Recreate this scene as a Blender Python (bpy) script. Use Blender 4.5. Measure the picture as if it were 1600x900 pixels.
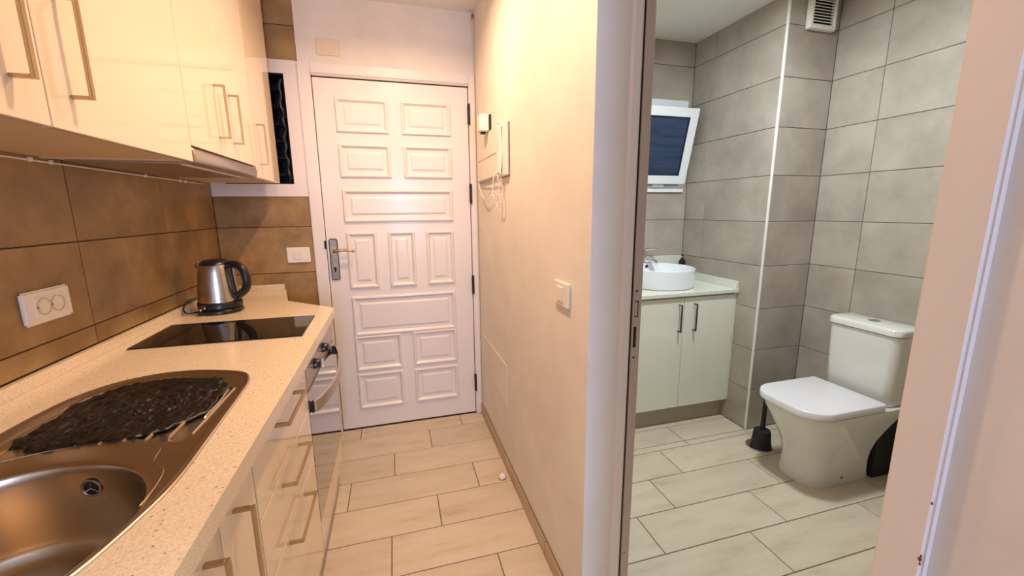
import bpy, bmesh, math, random
from mathutils import Vector, Matrix
random.seed(7)
for o in list(bpy.data.objects): bpy.data.objects.remove(o)
sc = bpy.context.scene
C = sc.collection
PI = math.pi

# ------------------------------------------------------------------ camera
F_PX, YAW, PITCH, ROLL, CAM_H = 643.65, 15.8156, 10.7172, -0.4865, 1.3319
cd = bpy.data.cameras.new('camera'); cam = bpy.data.objects.new('camera', cd); C.objects.link(cam)
cd.sensor_width = 36.0; cd.lens = F_PX / 1600.0 * 36.0; cd.clip_start = 0.02; cd.clip_end = 60
y_, p_, r_ = map(math.radians, (YAW, PITCH, ROLL))
fw = Vector((math.sin(y_)*math.cos(p_), math.cos(y_)*math.cos(p_), -math.sin(p_)))
rt = Vector((math.cos(y_), -math.sin(y_), 0)); up = rt.cross(fw)
R_ = math.cos(r_)*rt + math.sin(r_)*up; U_ = -math.sin(r_)*rt + math.cos(r_)*up
m4 = Matrix(((R_.x, U_.x, -fw.x, 0), (R_.y, U_.y, -fw.y, 0), (R_.z, U_.z, -fw.z, CAM_H), (0, 0, 0, 1)))
cam.matrix_world = m4
sc.camera = cam

# ------------------------------------------------------------------ world, lights, exposure
w = bpy.data.worlds.new('dusk_sky'); sc.world = w; w.use_nodes = True
bg = w.node_tree.nodes['Background']; bg.inputs[0].default_value = (0.05, 0.11, 0.32, 1); bg.inputs[1].default_value = 0.55
sc.view_settings.view_transform = 'Standard'; sc.view_settings.look = 'None'
sc.view_settings.gamma = 1.0; sc.view_settings.use_curve_mapping = False
sc.view_settings.exposure = 0.0

WARM = (1.0, 0.66, 0.42)
def area(name, loc, rot, size, power, col, sy=None):
    l = bpy.data.lights.new(name, 'AREA'); l.energy = power; l.color = col
    l.shape = 'RECTANGLE' if sy else 'DISK'; l.size = size
    if sy: l.size_y = sy
    o = bpy.data.objects.new(name, l); o.location = loc; o.rotation_euler = rot; C.objects.link(o); return o
def pointl(name, loc, power, col, rad):
    l = bpy.data.lights.new(name, 'POINT'); l.energy = power; l.color = col; l.shadow_soft_size = rad
    o = bpy.data.objects.new(name, l); o.location = loc; C.objects.link(o); return o
area('window_daylight', (0.2, -3.50, 1.35), (math.radians(90), 0, 0), .45, 66, (0.50, 0.62, 1.0), 1.3)
LAMPS = [(0.06, 1.08, 11.0), (0.06, 1.80, 11.5)]  # the lamp over the oven is added to even out the corridor light
BATH_LAMP = (1.42, 1.36, 28.0)

# ------------------------------------------------------------------ materials
def srgb(r, g, b):
    f = lambda c: (c/255/12.92) if c/255 <= .04045 else ((c/255+.055)/1.055)**2.4
    return (f(r), f(g), f(b), 1)
def mat(name, col, rough=.5, metal=0.0, spec=.5, coat=0.0, coat_rough=.03, trans=0.0, ior=1.45, emit=None, estr=0.0):
    m = bpy.data.materials.new(name); m.use_nodes = True
    b = m.node_tree.nodes['Principled BSDF']
    b.inputs['Base Color'].default_value = col if len(col) == 4 else (*col, 1)
    b.inputs['Roughness'].default_value = rough; b.inputs['Metallic'].default_value = metal
    b.inputs['Specular IOR Level'].default_value = spec
    b.inputs['Coat Weight'].default_value = coat; b.inputs['Coat Roughness'].default_value = coat_rough
    b.inputs['Transmission Weight'].default_value = trans; b.inputs['IOR'].default_value = ior
    if emit: b.inputs['Emission Color'].default_value = (*emit, 1); b.inputs['Emission Strength'].default_value = estr
    return m
def nd(m, t, **kw):
    n = m.node_tree.nodes.new(t)
    for k, v in kw.items():
        if k in n.inputs: n.inputs[k].default_value = v
        else: setattr(n, k, v)
    return n
def lk(m, a, b): m.node_tree.links.new(a, b)
def noisy(m, c1, c2, scale=(1, 1, 1), nscale=6, detail=6, lo=.35, hi=.65, c3=None, bump=0.0, bscale=60, rnd=0.0, rlo=None, rhi=None):
    """two-tone procedural colour with optional relief and per-object variation"""
    b = m.node_tree.nodes['Principled BSDF']
    tc = nd(m, 'ShaderNodeTexCoord'); mp = nd(m, 'ShaderNodeMapping'); mp.inputs['Scale'].default_value = scale
    oi = nd(m, 'ShaderNodeObjectInfo')
    va = nd(m, 'ShaderNodeVectorMath', operation='SCALE'); va.inputs[0].default_value = (37.0, 17.0, 9.0)
    lk(m, oi.outputs['Random'], va.inputs['Scale'])
    ad = nd(m, 'ShaderNodeVectorMath', operation='ADD')
    lk(m, tc.outputs['Object'], ad.inputs[0]); lk(m, va.outputs[0], ad.inputs[1]); lk(m, ad.outputs[0], mp.inputs['Vector'])
    n = nd(m, 'ShaderNodeTexNoise'); n.inputs['Scale'].default_value = nscale; n.inputs['Detail'].default_value = detail
    n.inputs['Roughness'].default_value = .62
    lk(m, mp.outputs[0], n.inputs['Vector'])
    cr = nd(m, 'ShaderNodeValToRGB'); e = cr.color_ramp.elements
    e[0].position = lo; e[0].color = c1; e[1].position = hi; e[1].color = c2
    if c3: k = e.new((lo+hi)/2); k.color = c3
    lk(m, n.outputs['Fac'], cr.inputs[0])
    out = cr.outputs[0]
    if rnd:
        hs = nd(m, 'ShaderNodeHueSaturation'); mr = nd(m, 'ShaderNodeMapRange')
        mr.inputs['To Min'].default_value = 1-rnd; mr.inputs['To Max'].default_value = 1+rnd
        lk(m, oi.outputs['Random'], mr.inputs['Value']); lk(m, mr.outputs[0], hs.inputs['Value']); lk(m, out, hs.inputs['Color']); out = hs.outputs[0]
    lk(m, out, b.inputs['Base Color'])
    if rlo is not None:
        mr2 = nd(m, 'ShaderNodeMapRange'); mr2.inputs['To Min'].default_value = rlo; mr2.inputs['To Max'].default_value = rhi
        lk(m, n.outputs['Fac'], mr2.inputs['Value']); lk(m, mr2.outputs[0], b.inputs['Roughness'])
    if bump:
        n2 = nd(m, 'ShaderNodeTexNoise'); n2.inputs['Scale'].default_value = bscale; n2.inputs['Detail'].default_value = 4
        lk(m, mp.outputs[0], n2.inputs['Vector'])
        bp = nd(m, 'ShaderNodeBump'); bp.inputs['Strength'].default_value = bump; bp.inputs['Distance'].default_value = .002
        lk(m, n2.outputs['Fac'], bp.inputs['Height']); lk(m, bp.outputs[0], b.inputs['Normal'])
    return m

M = {}
M['wall'] = noisy(mat('white_wall_paint', srgb(232, 226, 216), .75), srgb(226, 219, 208), srgb(236, 230, 220), nscale=3, bump=.1, bscale=25)
M['ceiling'] = noisy(mat('ceiling_paint', srgb(238, 236, 230), .85), srgb(232, 230, 224), srgb(240, 238, 233), nscale=2, bump=.2, bscale=50)
M['ktile'] = noisy(mat('brown_kitchen_tile', (.2, .15, .1), .42), srgb(132, 103, 62), srgb(172, 140, 92), nscale=5, detail=9, rnd=.05, bump=.15, bscale=120, rlo=.34, rhi=.5, c3=srgb(152, 121, 76))
M['kgrout'] = mat('dark_brown_grout', srgb(74, 54, 40), .9)
M['btile'] = noisy(mat('grey_bathroom_tile', (.4, .36, .3), .35), srgb(157, 147, 135), srgb(180, 170, 157), nscale=4, detail=8, rnd=.03, bump=.1, bscale=120, rlo=.28, rhi=.42)
M['bgrout'] = mat('grey_grout', srgb(104, 94, 84), .9)
M['ftile'] = noisy(mat('wood_look_floor_tile', (.5, .43, .33), .32), srgb(186, 170, 146), srgb(212, 199, 177), scale=(1.3, 5, 1), nscale=3.0, detail=9, lo=.26, hi=.62, rnd=.05, bump=.12, bscale=30, c3=srgb(205, 191, 168), rlo=.22, rhi=.4)
M['fgrout'] = mat('floor_grout', srgb(120, 96, 72), .9)
M['skirt'] = noisy(mat('baseboard_tile', (.5, .43, .33), .4), srgb(168, 144, 112), srgb(204, 184, 152), scale=(7, .8, 7), nscale=3, detail=7, lo=.3, hi=.7)
M['gloss'] = mat('gloss_cream_cabinet', srgb(236, 217, 190), .12, coat=.6, coat_rough=.03)
M['carcass'] = mat('cabinet_carcass_board', srgb(214, 188, 150), .5)
M['vgloss'] = mat('gloss_white_vanity', srgb(228, 228, 214), .16, coat=.4)
M['quartz'] = None
M['steel'] = mat('brushed_steel', srgb(192, 180, 168), .3, metal=1)
M['sink'] = mat('sink_steel', srgb(200, 184, 162), .27, metal=1)
M['kettle'] = noisy(mat('kettle_steel', (.6, .56, .5), .25, metal=1), srgb(192, 184, 172), srgb(200, 192, 182), scale=(1, 1, 60), nscale=4, rlo=.22, rhi=.27)
M['chrome'] = mat('chrome', (.82, .82, .82), .07, metal=1)
M['nickel'] = mat('handle_nickel', srgb(190, 166, 128), .3, metal=1)
M['aged'] = noisy(mat('aged_nickel', (.4, .36, .32), .35, metal=1), srgb(134, 124, 118), srgb(170, 150, 120), nscale=18)
M['darkbronze'] = mat('dark_bronze', srgb(92, 82, 74), .35, metal=1)
M['black'] = mat('black_plastic', (.012, .012, .012), .3)
M['mattblack'] = mat('matt_black', (.01, .01, .011), .6)
M['blackglass'] = mat('black_glass', (.004, .004, .004), .05, spec=.5)
M['ovenglass'] = mat('oven_glass', (.03, .025, .02), .05, spec=.9, coat=1, coat_rough=.01, ior=1.9)
M['doorpaint'] = mat('white_door_gloss', srgb(236, 230, 224), .33, coat=.2, coat_rough=.15)
M['plastic'] = mat('white_plastic', srgb(238, 232, 220), .35)
M['cream'] = mat('cream_plastic', srgb(226, 212, 184), .4)
M['ivory'] = mat('ivory_socket', srgb(212, 192, 144), .45)
M['upvc'] = mat('white_upvc', srgb(232, 236, 240), .3)
M['ceramic'] = mat('white_ceramic', srgb(226, 226, 218), .08, coat=.5)
M['basin'] = mat('basin_ceramic', srgb(236, 238, 244), .1, coat=.5)
M['seat'] = mat('toilet_lid_plastic', srgb(232, 228, 232), .22)
M['blueglass'] = noisy(mat('frosted_window_glass', (.2, .3, .5), .45, trans=.75), srgb(70, 96, 140), srgb(104, 130, 170), scale=(1, 1, 14), nscale=4, bump=.3, bscale=90)
M['clearglass'] = mat('clear_glass', (.9, .95, 1), .02, trans=1)
M['cavity'] = mat('dark_cavity', (.01, .009, .012), .7)
M['smoke'] = mat('smoky_plastic', (.03, .025, .04), .4)
M['greymetal'] = mat('grey_frame_metal', srgb(192, 178, 166), .4)
M['beadwhite'] = mat('white_corner_bead', srgb(232, 230, 220), .35)
M['speckplinth'] = None
M['lampdisc'] = mat('lamp_diffuser', (1, 1, 1), .4, emit=(1, .8, .55), estr=6)
M['lampcool'] = mat('lamp_diffuser_neutral', (1, 1, 1), .4, emit=(1, .96, .88), estr=6)
M['rust'] = mat('rusty_chip', srgb(120, 70, 30), .9)
M['mat'] = noisy(mat('black_drying_mat', (.01, .01, .01), .3), (.003, .0025, .0025, 1), (.010, .007, .005, 1), scale=(1, .5, 1), nscale=60, bump=.6, bscale=70, rlo=.2, rhi=.5)
def speckle(name, base, base2, dots, rough, dens=.34):
    m = mat(name, base, rough, coat=.25, coat_rough=.1); b = m.node_tree.nodes['Principled BSDF']
    tc = nd(m, 'ShaderNodeTexCoord')
    n = nd(m, 'ShaderNodeTexNoise'); n.inputs['Scale'].default_value = 260; n.inputs['Detail'].default_value = 2
    cr = nd(m, 'ShaderNodeValToRGB'); e = cr.color_ramp.elements
    e[0].position = .38; e[0].color = base2; e[1].position = .58; e[1].color = base
    v = nd(m, 'ShaderNodeTexVoronoi'); v.inputs['Scale'].default_value = 95
    c2 = nd(m, 'ShaderNodeMath', operation='LESS_THAN'); c2.inputs[1].default_value = .17
    wn = nd(m, 'ShaderNodeSeparateColor')
    c3 = nd(m, 'ShaderNodeMath', operation='LESS_THAN'); c3.inputs[1].default_value = dens
    mu = nd(m, 'ShaderNodeMath', operation='MULTIPLY')
    mx = nd(m, 'ShaderNodeMix', data_type='RGBA'); mx.inputs['B'].default_value = dots
    for t in (n, v): lk(m, tc.outputs['Object'], t.inputs['Vector'])
    lk(m, n.outputs['Fac'], cr.inputs[0]); lk(m, v.outputs['Distance'], c2.inputs[0]); lk(m, v.outputs['Color'], wn.inputs[0])
    lk(m, wn.outputs[0], c3.inputs[0]); lk(m, c2.outputs[0], mu.inputs[0]); lk(m, c3.outputs[0], mu.inputs[1])
    lk(m, mu.outputs[0], mx.inputs['Factor']); lk(m, cr.outputs[0], mx.inputs['A']); lk(m, mx.outputs['Result'], b.inputs['Base Color'])
    return m
M['quartz'] = speckle('cream_speckled_quartz', srgb(232, 216, 190), srgb(218, 200, 172), srgb(150, 122, 90), .22)
M['quartzw'] = speckle('white_speckled_quartz', srgb(226, 228, 216), srgb(214, 216, 202), srgb(170, 168, 150), .22)
M['speckplinth'] = speckle('speckled_plinth', srgb(176, 166, 146), srgb(160, 150, 130), srgb(128, 116, 96), .4)

# ------------------------------------------------------------------ mesh helpers
W = {}
class MB:
    def __init__(s): s.bm = bmesh.new()
    def box(s, x0, x1, y0, y1, z0, z1, bev=0.0, seg=1):
        t = bmesh.new(); bmesh.ops.create_cube(t, size=1)
        for v in t.verts:
            v.co = Vector(((x0+x1)/2+v.co.x*(x1-x0), (y0+y1)/2+v.co.y*(y1-y0), (z0+z1)/2+v.co.z*(z1-z0)))
        if bev: bmesh.ops.bevel(t, geom=t.edges[:], offset=bev, segments=seg, affect='EDGES', clamp_overlap=True)
        return s.add(t)
    def add(s, t, mx=None):
        if mx is not None: bmesh.ops.transform(t, matrix=mx, verts=t.verts)
        me = bpy.data.meshes.new('tmp'); t.to_mesh(me); t.free(); s.bm.from_mesh(me); bpy.data.meshes.remove(me); return s
    def cyl(s, p, q, r1, r2=None, n=24, cap=True):
        p, q = Vector(p), Vector(q); d = q-p; t = bmesh.new()
        bmesh.ops.create_cone(t, cap_ends=cap, segments=n, radius1=r1, radius2=r1 if r2 is None else r2, depth=d.length)
        return s.add(t, Matrix.Translation((p+q)/2) @ d.to_track_quat('Z', 'Y').to_matrix().to_4x4())
    def sphere(s, c, r, sc3=(1, 1, 1), n=24):
        t = bmesh.new(); bmesh.ops.create_uvsphere(t, u_segments=n, v_segments=n//2, radius=r)
        return s.add(t, Matrix.Translation(c) @ Matrix.Diagonal((*sc3, 1)))
    def loft(s, loops, cap0=True, cap1=True, closed=True):
        vs = [[s.bm.verts.new(p) for p in L] for L in loops]
        n = len(vs[0])
        for a, b in zip(vs, vs[1:]):
            for i in range(n if closed else n-1):
                j = (i+1) % n
                s.bm.faces.new((a[i], a[j], b[j], b[i]))
        if cap0: s.bm.faces.new(vs[0][::-1])
        if cap1: s.bm.faces.new(vs[-1])
        return s
    def lathe(s, prof, c, n=40, axis='Z', rot=None):
        t = bmesh.new(); rings = []
        for r, z in prof:
            rings.append([t.verts.new((r*math.cos(2*PI*i/n), r*math.sin(2*PI*i/n), z)) for i in range(n)] if r > 1e-6 else [t.verts.new((0, 0, z))])
        for a, b in zip(rings, rings[1:]):
            for i in range(n):
                j = (i+1) % n
                if len(a) == 1 and len(b) == 1: continue
                if len(a) == 1: t.faces.new((a[0], b[j], b[i]))
                elif len(b) == 1: t.faces.new((a[i], a[j], b[0]))
                else: t.faces.new((a[i], a[j], b[j], b[i]))
        mx = Matrix.Translation(c)
        if rot is not None: mx = mx @ rot
        return s.add(t, mx)
    def tube(s, pts, r, n=10, cap=True):
        pts = [Vector(p) for p in pts]; loops = []
        prev = None
        for i, p in enumerate(pts):
            d = (pts[min(i+1, len(pts)-1)] - pts[max(i-1, 0)]).normalized()
            if prev is None:
                a = Vector((0, 0, 1)) if abs(d.z) < .9 else Vector((1, 0, 0)); u = d.cross(a).normalized()
            else: u = (prev - d*prev.dot(d)).normalized()
            prev = u; v = d.cross(u)
            rr = r[i] if isinstance(r, (list, tuple)) else r
            loops.append([p+u*rr*math.cos(2*PI*k/n)+v*rr*math.sin(2*PI*k/n) for k in range(n)])
        return s.loft(loops, cap, cap)
    def prism(s, poly, z0, z1, bev=0.0):
        t = bmesh.new(); vs = [t.verts.new((x, y, z0)) for x, y in poly]; f = t.faces.new(vs)
        r = bmesh.ops.extrude_face_region(t, geom=[f])
        bmesh.ops.translate(t, verts=[g for g in r['geom'] if isinstance(g, bmesh.types.BMVert)], vec=(0, 0, z1-z0))
        bmesh.ops.recalc_face_normals(t, faces=t.faces)
        if bev: bmesh.ops.bevel(t, geom=[e for e in t.edges], offset=bev, segments=2, affect='EDGES', clamp_overlap=True)
        return s.add(t)
    def build(s, name, m, parent=None, smooth=False, label=None, kind=None, angle=35, keep=False):
        base = W.get(parent.name, Vector()) if parent else Vector()
        bmesh.ops.recalc_face_normals(s.bm, faces=s.bm.faces)
        if smooth:
            for f in s.bm.faces: f.smooth = True
        bmesh.ops.translate(s.bm, verts=s.bm.verts, vec=-base)
        me = bpy.data.meshes.new(name); s.bm.to_mesh(me); s.bm.free()
        if smooth: me.set_sharp_from_angle(angle=math.radians(angle))
        me.materials.append(m); o = bpy.data.objects.new(name, me); C.objects.link(o)
        if parent: o.parent = parent; W[o.name] = base.copy()
        else: W[o.name] = Vector()
        if label: o['label'] = label
        if kind: o['kind'] = kind
        return o
def tag(o, label, cat, group=None):
    o['label'] = label; o['category'] = cat
    if group: o['group'] = group
    return o
def thing(name, loc, label=None, cat=None, group=None, kind=None):
    o = bpy.data.objects.new(name, None); o.location = loc; o.empty_display_size = .05; C.objects.link(o); W[o.name] = Vector(loc)
    if label: tag(o, label, cat, group)
    if kind: o['kind'] = kind
    return o
def B(*a, **k): return MB().box(*a, **k)
def spline(P, n=8, closed=True):
    P = [Vector(p) for p in P]; out = []; m = len(P)
    for i in range(m if closed else m-1):
        g = (lambda k: P[k % m]) if closed else (lambda k: P[max(0, min(m-1, k))])
        a, b, c, d = g(i-1), g(i), g(i+1), g(i+2)
        for k in range(n):
            t = k/n
            out.append(.5*((2*b)+(c-a)*t+(2*a-5*b+4*c-d)*t*t+(3*b-a-3*c+d)*t**3))
    if not closed: out.append(P[-1])
    return out
def rrect(x0, x1, y0, y1, radii, n=8):
    """radii order: (x1,y1),(x0,y1),(x0,y0),(x1,y0)"""
    out = []
    for (cx, cy, sx, sy, a0), r in zip(((x1, y1, -1, -1, 0), (x0, y1, 1, -1, 90), (x0, y0, 1, 1, 180), (x1, y0, -1, 1, 270)), radii):
        for k in range(n+1):
            a = math.radians(a0+90*k/n); out.append((cx+sx*r+r*math.cos(a), cy+sy*r+r*math.sin(a)))
    return out

# ------------------------------------------------------------------ tiles
_tc = {}
def poly_tile_mesh(poly, t, m, g=.0012):
    key = (tuple((round(a, 4), round(b, 4)) for a, b in poly), t, m.name)
    if key in _tc: return _tc[key]
    bm = bmesh.new(); n = len(poly)
    lo = [bm.verts.new((x, y, 0)) for x, y in poly]
    mid = [bm.verts.new((x, y, t-g)) for x, y in poly]
    # inset for the arris
    top = []
    for i in range(n):
        a, b, c = Vector(poly[i-1]), Vector(poly[i]), Vector(poly[(i+1) % n])
        d1 = (b-a).normalized(); d2 = (c-b).normalized()
        nrm = Vector((-d1.y, d1.x))+Vector((-d2.y, d2.x))
        top.append(bm.verts.new((b.x+nrm.x*g, b.y+nrm.y*g, t)))
    for A, Bv in ((lo, mid), (mid, top)):
        for i in range(n): bm.faces.new((A[i], A[(i+1) % n], Bv[(i+1) % n], Bv[i]))
    bm.faces.new(top); bm.faces.new(lo[::-1])
    bmesh.ops.recalc_face_normals(bm, faces=bm.faces)
    me = bpy.data.meshes.new('tile'); bm.to_mesh(me); bm.free(); me.materials.append(m); _tc[key] = me
    return me
def cut(cell, hole):
    """cell and hole: (u0,u1,v0,v1) -> polygon (possibly L shaped) or None"""
    u0, u1, v0, v1 = cell; a0, a1, b0, b1 = hole
    if a0 >= u1-1e-6 or a1 <= u0+1e-6 or b0 >= v1-1e-6 or b1 <= v0+1e-6: return [(u0, v0), (u1, v0), (u1, v1), (u0, v1)]
    L, R, D, T = a0 > u0+.004, a1 < u1-.004, b0 > v0+.004, b1 < v1-.004
    if not (L or R or D or T): return None
    if sum((L, R, D, T)) == 1:
        if L: u1 = a0
        if R: u0 = a1
        if D: v1 = b0
        if T: v0 = b1
        return [(u0, v0), (u1, v0), (u1, v1), (u0, v1)]
    if R and D and not L and not T: return [(u0, v0), (u1, v0), (u1, v1), (a1, v1), (a1, b0), (u0, b0)]
    if R and T and not L and not D: return [(a1, v0), (u1, v0), (u1, v1), (u0, v1), (u0, b1), (a1, b1)]
    if L and D and not R and not T: return [(u0, v0), (u1, v0), (u1, b0), (a0, b0), (a0, v1), (u0, v1)]
    if L and T and not R and not D: return [(u0, v0), (a0, v0), (a0, b1), (u1, b1), (u1, v1), (u0, v1)]
    return [(u0, v0), (u1, v0), (u1, v1), (u0, v1)]
def place_tile(poly, origin, ux, uy, parent, m, t=.003):
    mu = min(p[0] for p in poly); mv = min(p[1] for p in poly)
    me = poly_tile_mesh([(a-mu, b-mv) for a, b in poly], t, m)
    ux, uy = Vector(ux), Vector(uy); uz = ux.cross(uy)
    loc = Vector(origin)+ux*mu+uy*mv - W[parent.name]
    o = bpy.data.objects.new('tile', me); C.objects.link(o); o.parent = parent
    o.matrix_local = Matrix(((ux.x, uy.x, uz.x, loc.x), (ux.y, uy.y, uz.y, loc.y), (ux.z, uy.z, uz.z, loc.z), (0, 0, 0, 1)))
    return o
def tile_grid(us, vs, origin, ux, uy, parent, m, gap=.003, hole=None, skip=None):
    for a, b in zip(us, us[1:]):
        for c, d in zip(vs, vs[1:]):
            cell = (a+gap/2, b-gap/2, c+gap/2, d-gap/2)
            if cell[1]-cell[0] < .008 or cell[3]-cell[2] < .008: continue
            poly = cut(cell, hole) if hole else [(cell[0], cell[2]), (cell[1], cell[2]), (cell[1], cell[3]), (cell[0], cell[3])]
            if poly: place_tile(poly, origin, ux, uy, parent, m)
def rows(a, b, ph, st):
    k = math.ceil((a-ph)/st+1e-6); out = [a]
    while ph+k*st < b-1e-4: out.append(ph+k*st); k += 1
    return out+[b]
def floor_tiles(x0, x1, y0, y1, yA, tw, tl, jA, jstep, parent, gap=.004):
    k = -40
    for k in range(-40, 40):
        ya, yb = yA-(k+1)*tw, yA-k*tw
        a, b = max(ya, y0), min(yb, y1)
        if b-a < .012: continue
        xs = rows(x0, x1, jA+jstep*k, tl)
        tile_grid(xs, [a, b], (0, 0, -.003), (1, 0, 0), (0, 1, 0), parent, M['ftile'], gap)

XL, XR, YB, ZCK, ZCB = -.897, .502, 2.532, 2.427, 2.405
XW = .655   # bathroom side of the partition
X1, Y2, X2 = 1.998, 1.8415, 2.345
YBB = 2.527
YR = -3.6
# ------------------------------------------------------------------ setting: floors
fl = B(-1.0, .575, YR-.1, YB+.15, -.09, -.003).build('floor', M['fgrout'], kind='structure')
floor_tiles(-.40, XR, -1.0, YB+.0, 2.4009, .2058, .6093, .1384, -.2075, fl)
floor_tiles(XR, .575, .275, .998, 2.4009, .2058, .6093, .1384, -.2075, fl)
fb = B(.575, X2+.15, -.55, YBB+.15, -.09, -.003).build('floor', M['fgrout'], kind='structure')
floor_tiles(.575, X2, -.3, Y2, 1.7963, .2058, .6093, 1.3568, -.2022, fb)
floor_tiles(.66, X1, Y2, YBB, 1.7963, .2058, .6093, 1.3568, -.2022, fb)

# ceilings
B(-1.0, XW, YR-.1, YB+.15, ZCK, ZCK+.1).build('ceiling', M['ceiling'], kind='structure')
B(XW, X2+.15, -.55, YBB+.15, ZCB, ZCB+.1).build('ceiling', M['ceiling'], kind='structure')

# left wall with kitchen tiles
wl = B(XL-.1, XL-.003, YR-.1, YB+.15, 0, ZCK).build('wall_left', M['kgrout'], kind='structure')
kz = [.94, .9975, 1.251, 1.5045]
tile_grid(rows(-.3, YB, 1.5233, .5086), kz, (XL-.003, 0, 0), (0, 1, 0), (0, 0, 1), wl, M['ktile'], .0035)
B(XL-.003, XL, YR, -.3, 0, ZCK).build('plaster', M['wall'], wl)
B(XL-.003, XL, -.3, YB, 1.5045, ZCK).build('plaster', M['wall'], wl)

# back wall (entrance): boxes leave the door opening and the meter niche free
NX0, NX1, NZ0, NZ1 = -.83, -.502, 1.479, 2.035
b = MB()
yb0, yb1 = YB+.003, YB+.20
b.box(XL, -.374, yb0, yb1, 0, NZ0); b.box(XL, NX0, yb0, yb1, NZ0, NZ1); b.box(NX1, -.374, yb0, yb1, NZ0, NZ1)
b.box(XL, XW, yb0, yb1, NZ1, ZCK); b.box(.461, XW, yb0, yb1, 0, NZ1)
wb = b.build('wall_back', M['kgrout'], kind='structure')
tile_grid([XL, -.431], rows(.80, 1.414, 1.251, .2535), (0, YB+.003, 0), (1, 0, 0), (0, 0, 1), wb, M['ktile'], .0035)
tile_grid([XL, -.431], rows(2.10, ZCK, 1.251, .2535), (0, YB+.003, 0), (1, 0, 0), (0, 0, 1), wb, M['ktile'], .0035)
b = MB(); b.box(-.431, XR, YB, YB+.003, 2.04, ZCK); b.box(-.431, -.374, YB, YB+.003, 0, 2.04)
b.build('plaster', M['wall'], wb)

# right partition of the corridor, with the bathroom doorway
b = MB()
b.box(XR, XW, .998, YB+.003, 0, ZCK); b.box(XR, XW, YR, .2306, 0, ZCK); b.box(XR, XW, .2306, .998, 2.07, ZCK)
wr = b.build('wall_right', M['wall'], kind='structure')
# rear wall behind the camera with a window opening
b = MB()
b.box(XL, -.05, YR-.1, YR, 0, ZCK); b.box(.45, XR, YR-.1, YR, 0, ZCK)
b.box(-.05, .45, YR-.1, YR, 0, .65); b.box(-.05, .45, YR-.1, YR, 2.05, ZCK)
b.build('wall_rear', M['wall'], kind='structure')
w2 = thing('window_2', (.2, YR, .65), kind='structure')
b = MB(); b.box(-.05, 0, YR-.06, YR-.01, .65, 2.05); b.box(.40, .45, YR-.06, YR-.01, .65, 2.05)
b.box(0, .40, YR-.06, YR-.01, .65, .70); b.box(0, .40, YR-.06, YR-.01, 2.0, 2.05); b.build('frame', M['upvc'], w2)
B(0, .40, YR-.04, YR-.034, .70, 2.0).build('pane', M['clearglass'], w2)

# bathroom walls
bz = [.0034+.2504*k for k in range(10)]; bz[0] = 0; bz.append(ZCB)
HOLE = (1.35, 1.956, 1.444, 2.040)
b = MB(); ya, yc = YBB+.003, YBB+.16
b.box(XW, HOLE[0], ya, yc, 0, ZCB); b.box(HOLE[1], X1+.03, ya, yc, 0, ZCB)
b.box(HOLE[0], HOLE[1], ya, yc, 0, HOLE[2]); b.box(HOLE[0], HOLE[1], ya, yc, HOLE[3], ZCB)
wbb = b.build('wall_bathroom_back', M['bgrout'], kind='structure')
tile_grid(rows(XW, X1, X1, .5), bz, (0, YBB+.003, 0), (1, 0, 0), (0, 0, 1), wbb, M['btile'], .003, HOLE)
# pillar / service duct: faces x=X1 and y=Y2
wp = B(X1+.003, X2+.12, Y2+.003, YBB+.16, 0, ZCB).build('wall_pillar', M['bgrout'], kind='structure')
tile_grid(rows(-YBB, -Y2, -2.3394, .5), bz, (X1+.003, 0, 0), (0, -1, 0), (0, 0, 1), wp, M['btile'])
tile_grid([X1, X2], bz, (0, Y2+.003, 0), (1, 0, 0), (0, 0, 1), wp, M['btile'])
B(X1-.0035, X1+.009, Y2-.0035, Y2+.009, 0, ZCB, bev=.003, seg=2).build('corner_bead', M['beadwhite'], wp)
wbr = B(X2+.003, X2+.12, -.4, Y2+.003, 0, ZCB).build('wall_bathroom_right', M['bgrout'], kind='structure')
tile_grid(rows(-Y2, .3, -1.5861, .5), bz, (X2+.003, 0, 0), (0, -1, 0), (0, 0, 1), wbr, M['btile'])
wbf = B(XW, X2+.12, -.5, -.303, 0, ZCB).build('wall_bathroom_front', M['bgrout'], kind='structure')
tile_grid(rows(-X2, -XW, -X2, .5), bz, (0, -.303, 0), (-1, 0, 0), (0, 0, 1), wbf, M['btile'])

# baseboard of the corridor: separate tile pieces
bb = B(XR-.008, XR, .998, YB-.0105, 0, .068, bev=.001).build('baseboard_right', M['fgrout'], kind='structure')
yy = 2.515
while yy > .998:
    y0 = max(yy-.605, .998)
    B(XR-.0105, XR-.006, y0+.0015, yy-.0015, .0005, .070, bev=.001).build('tile', M['skirt'], bb); yy -= .6085

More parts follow.
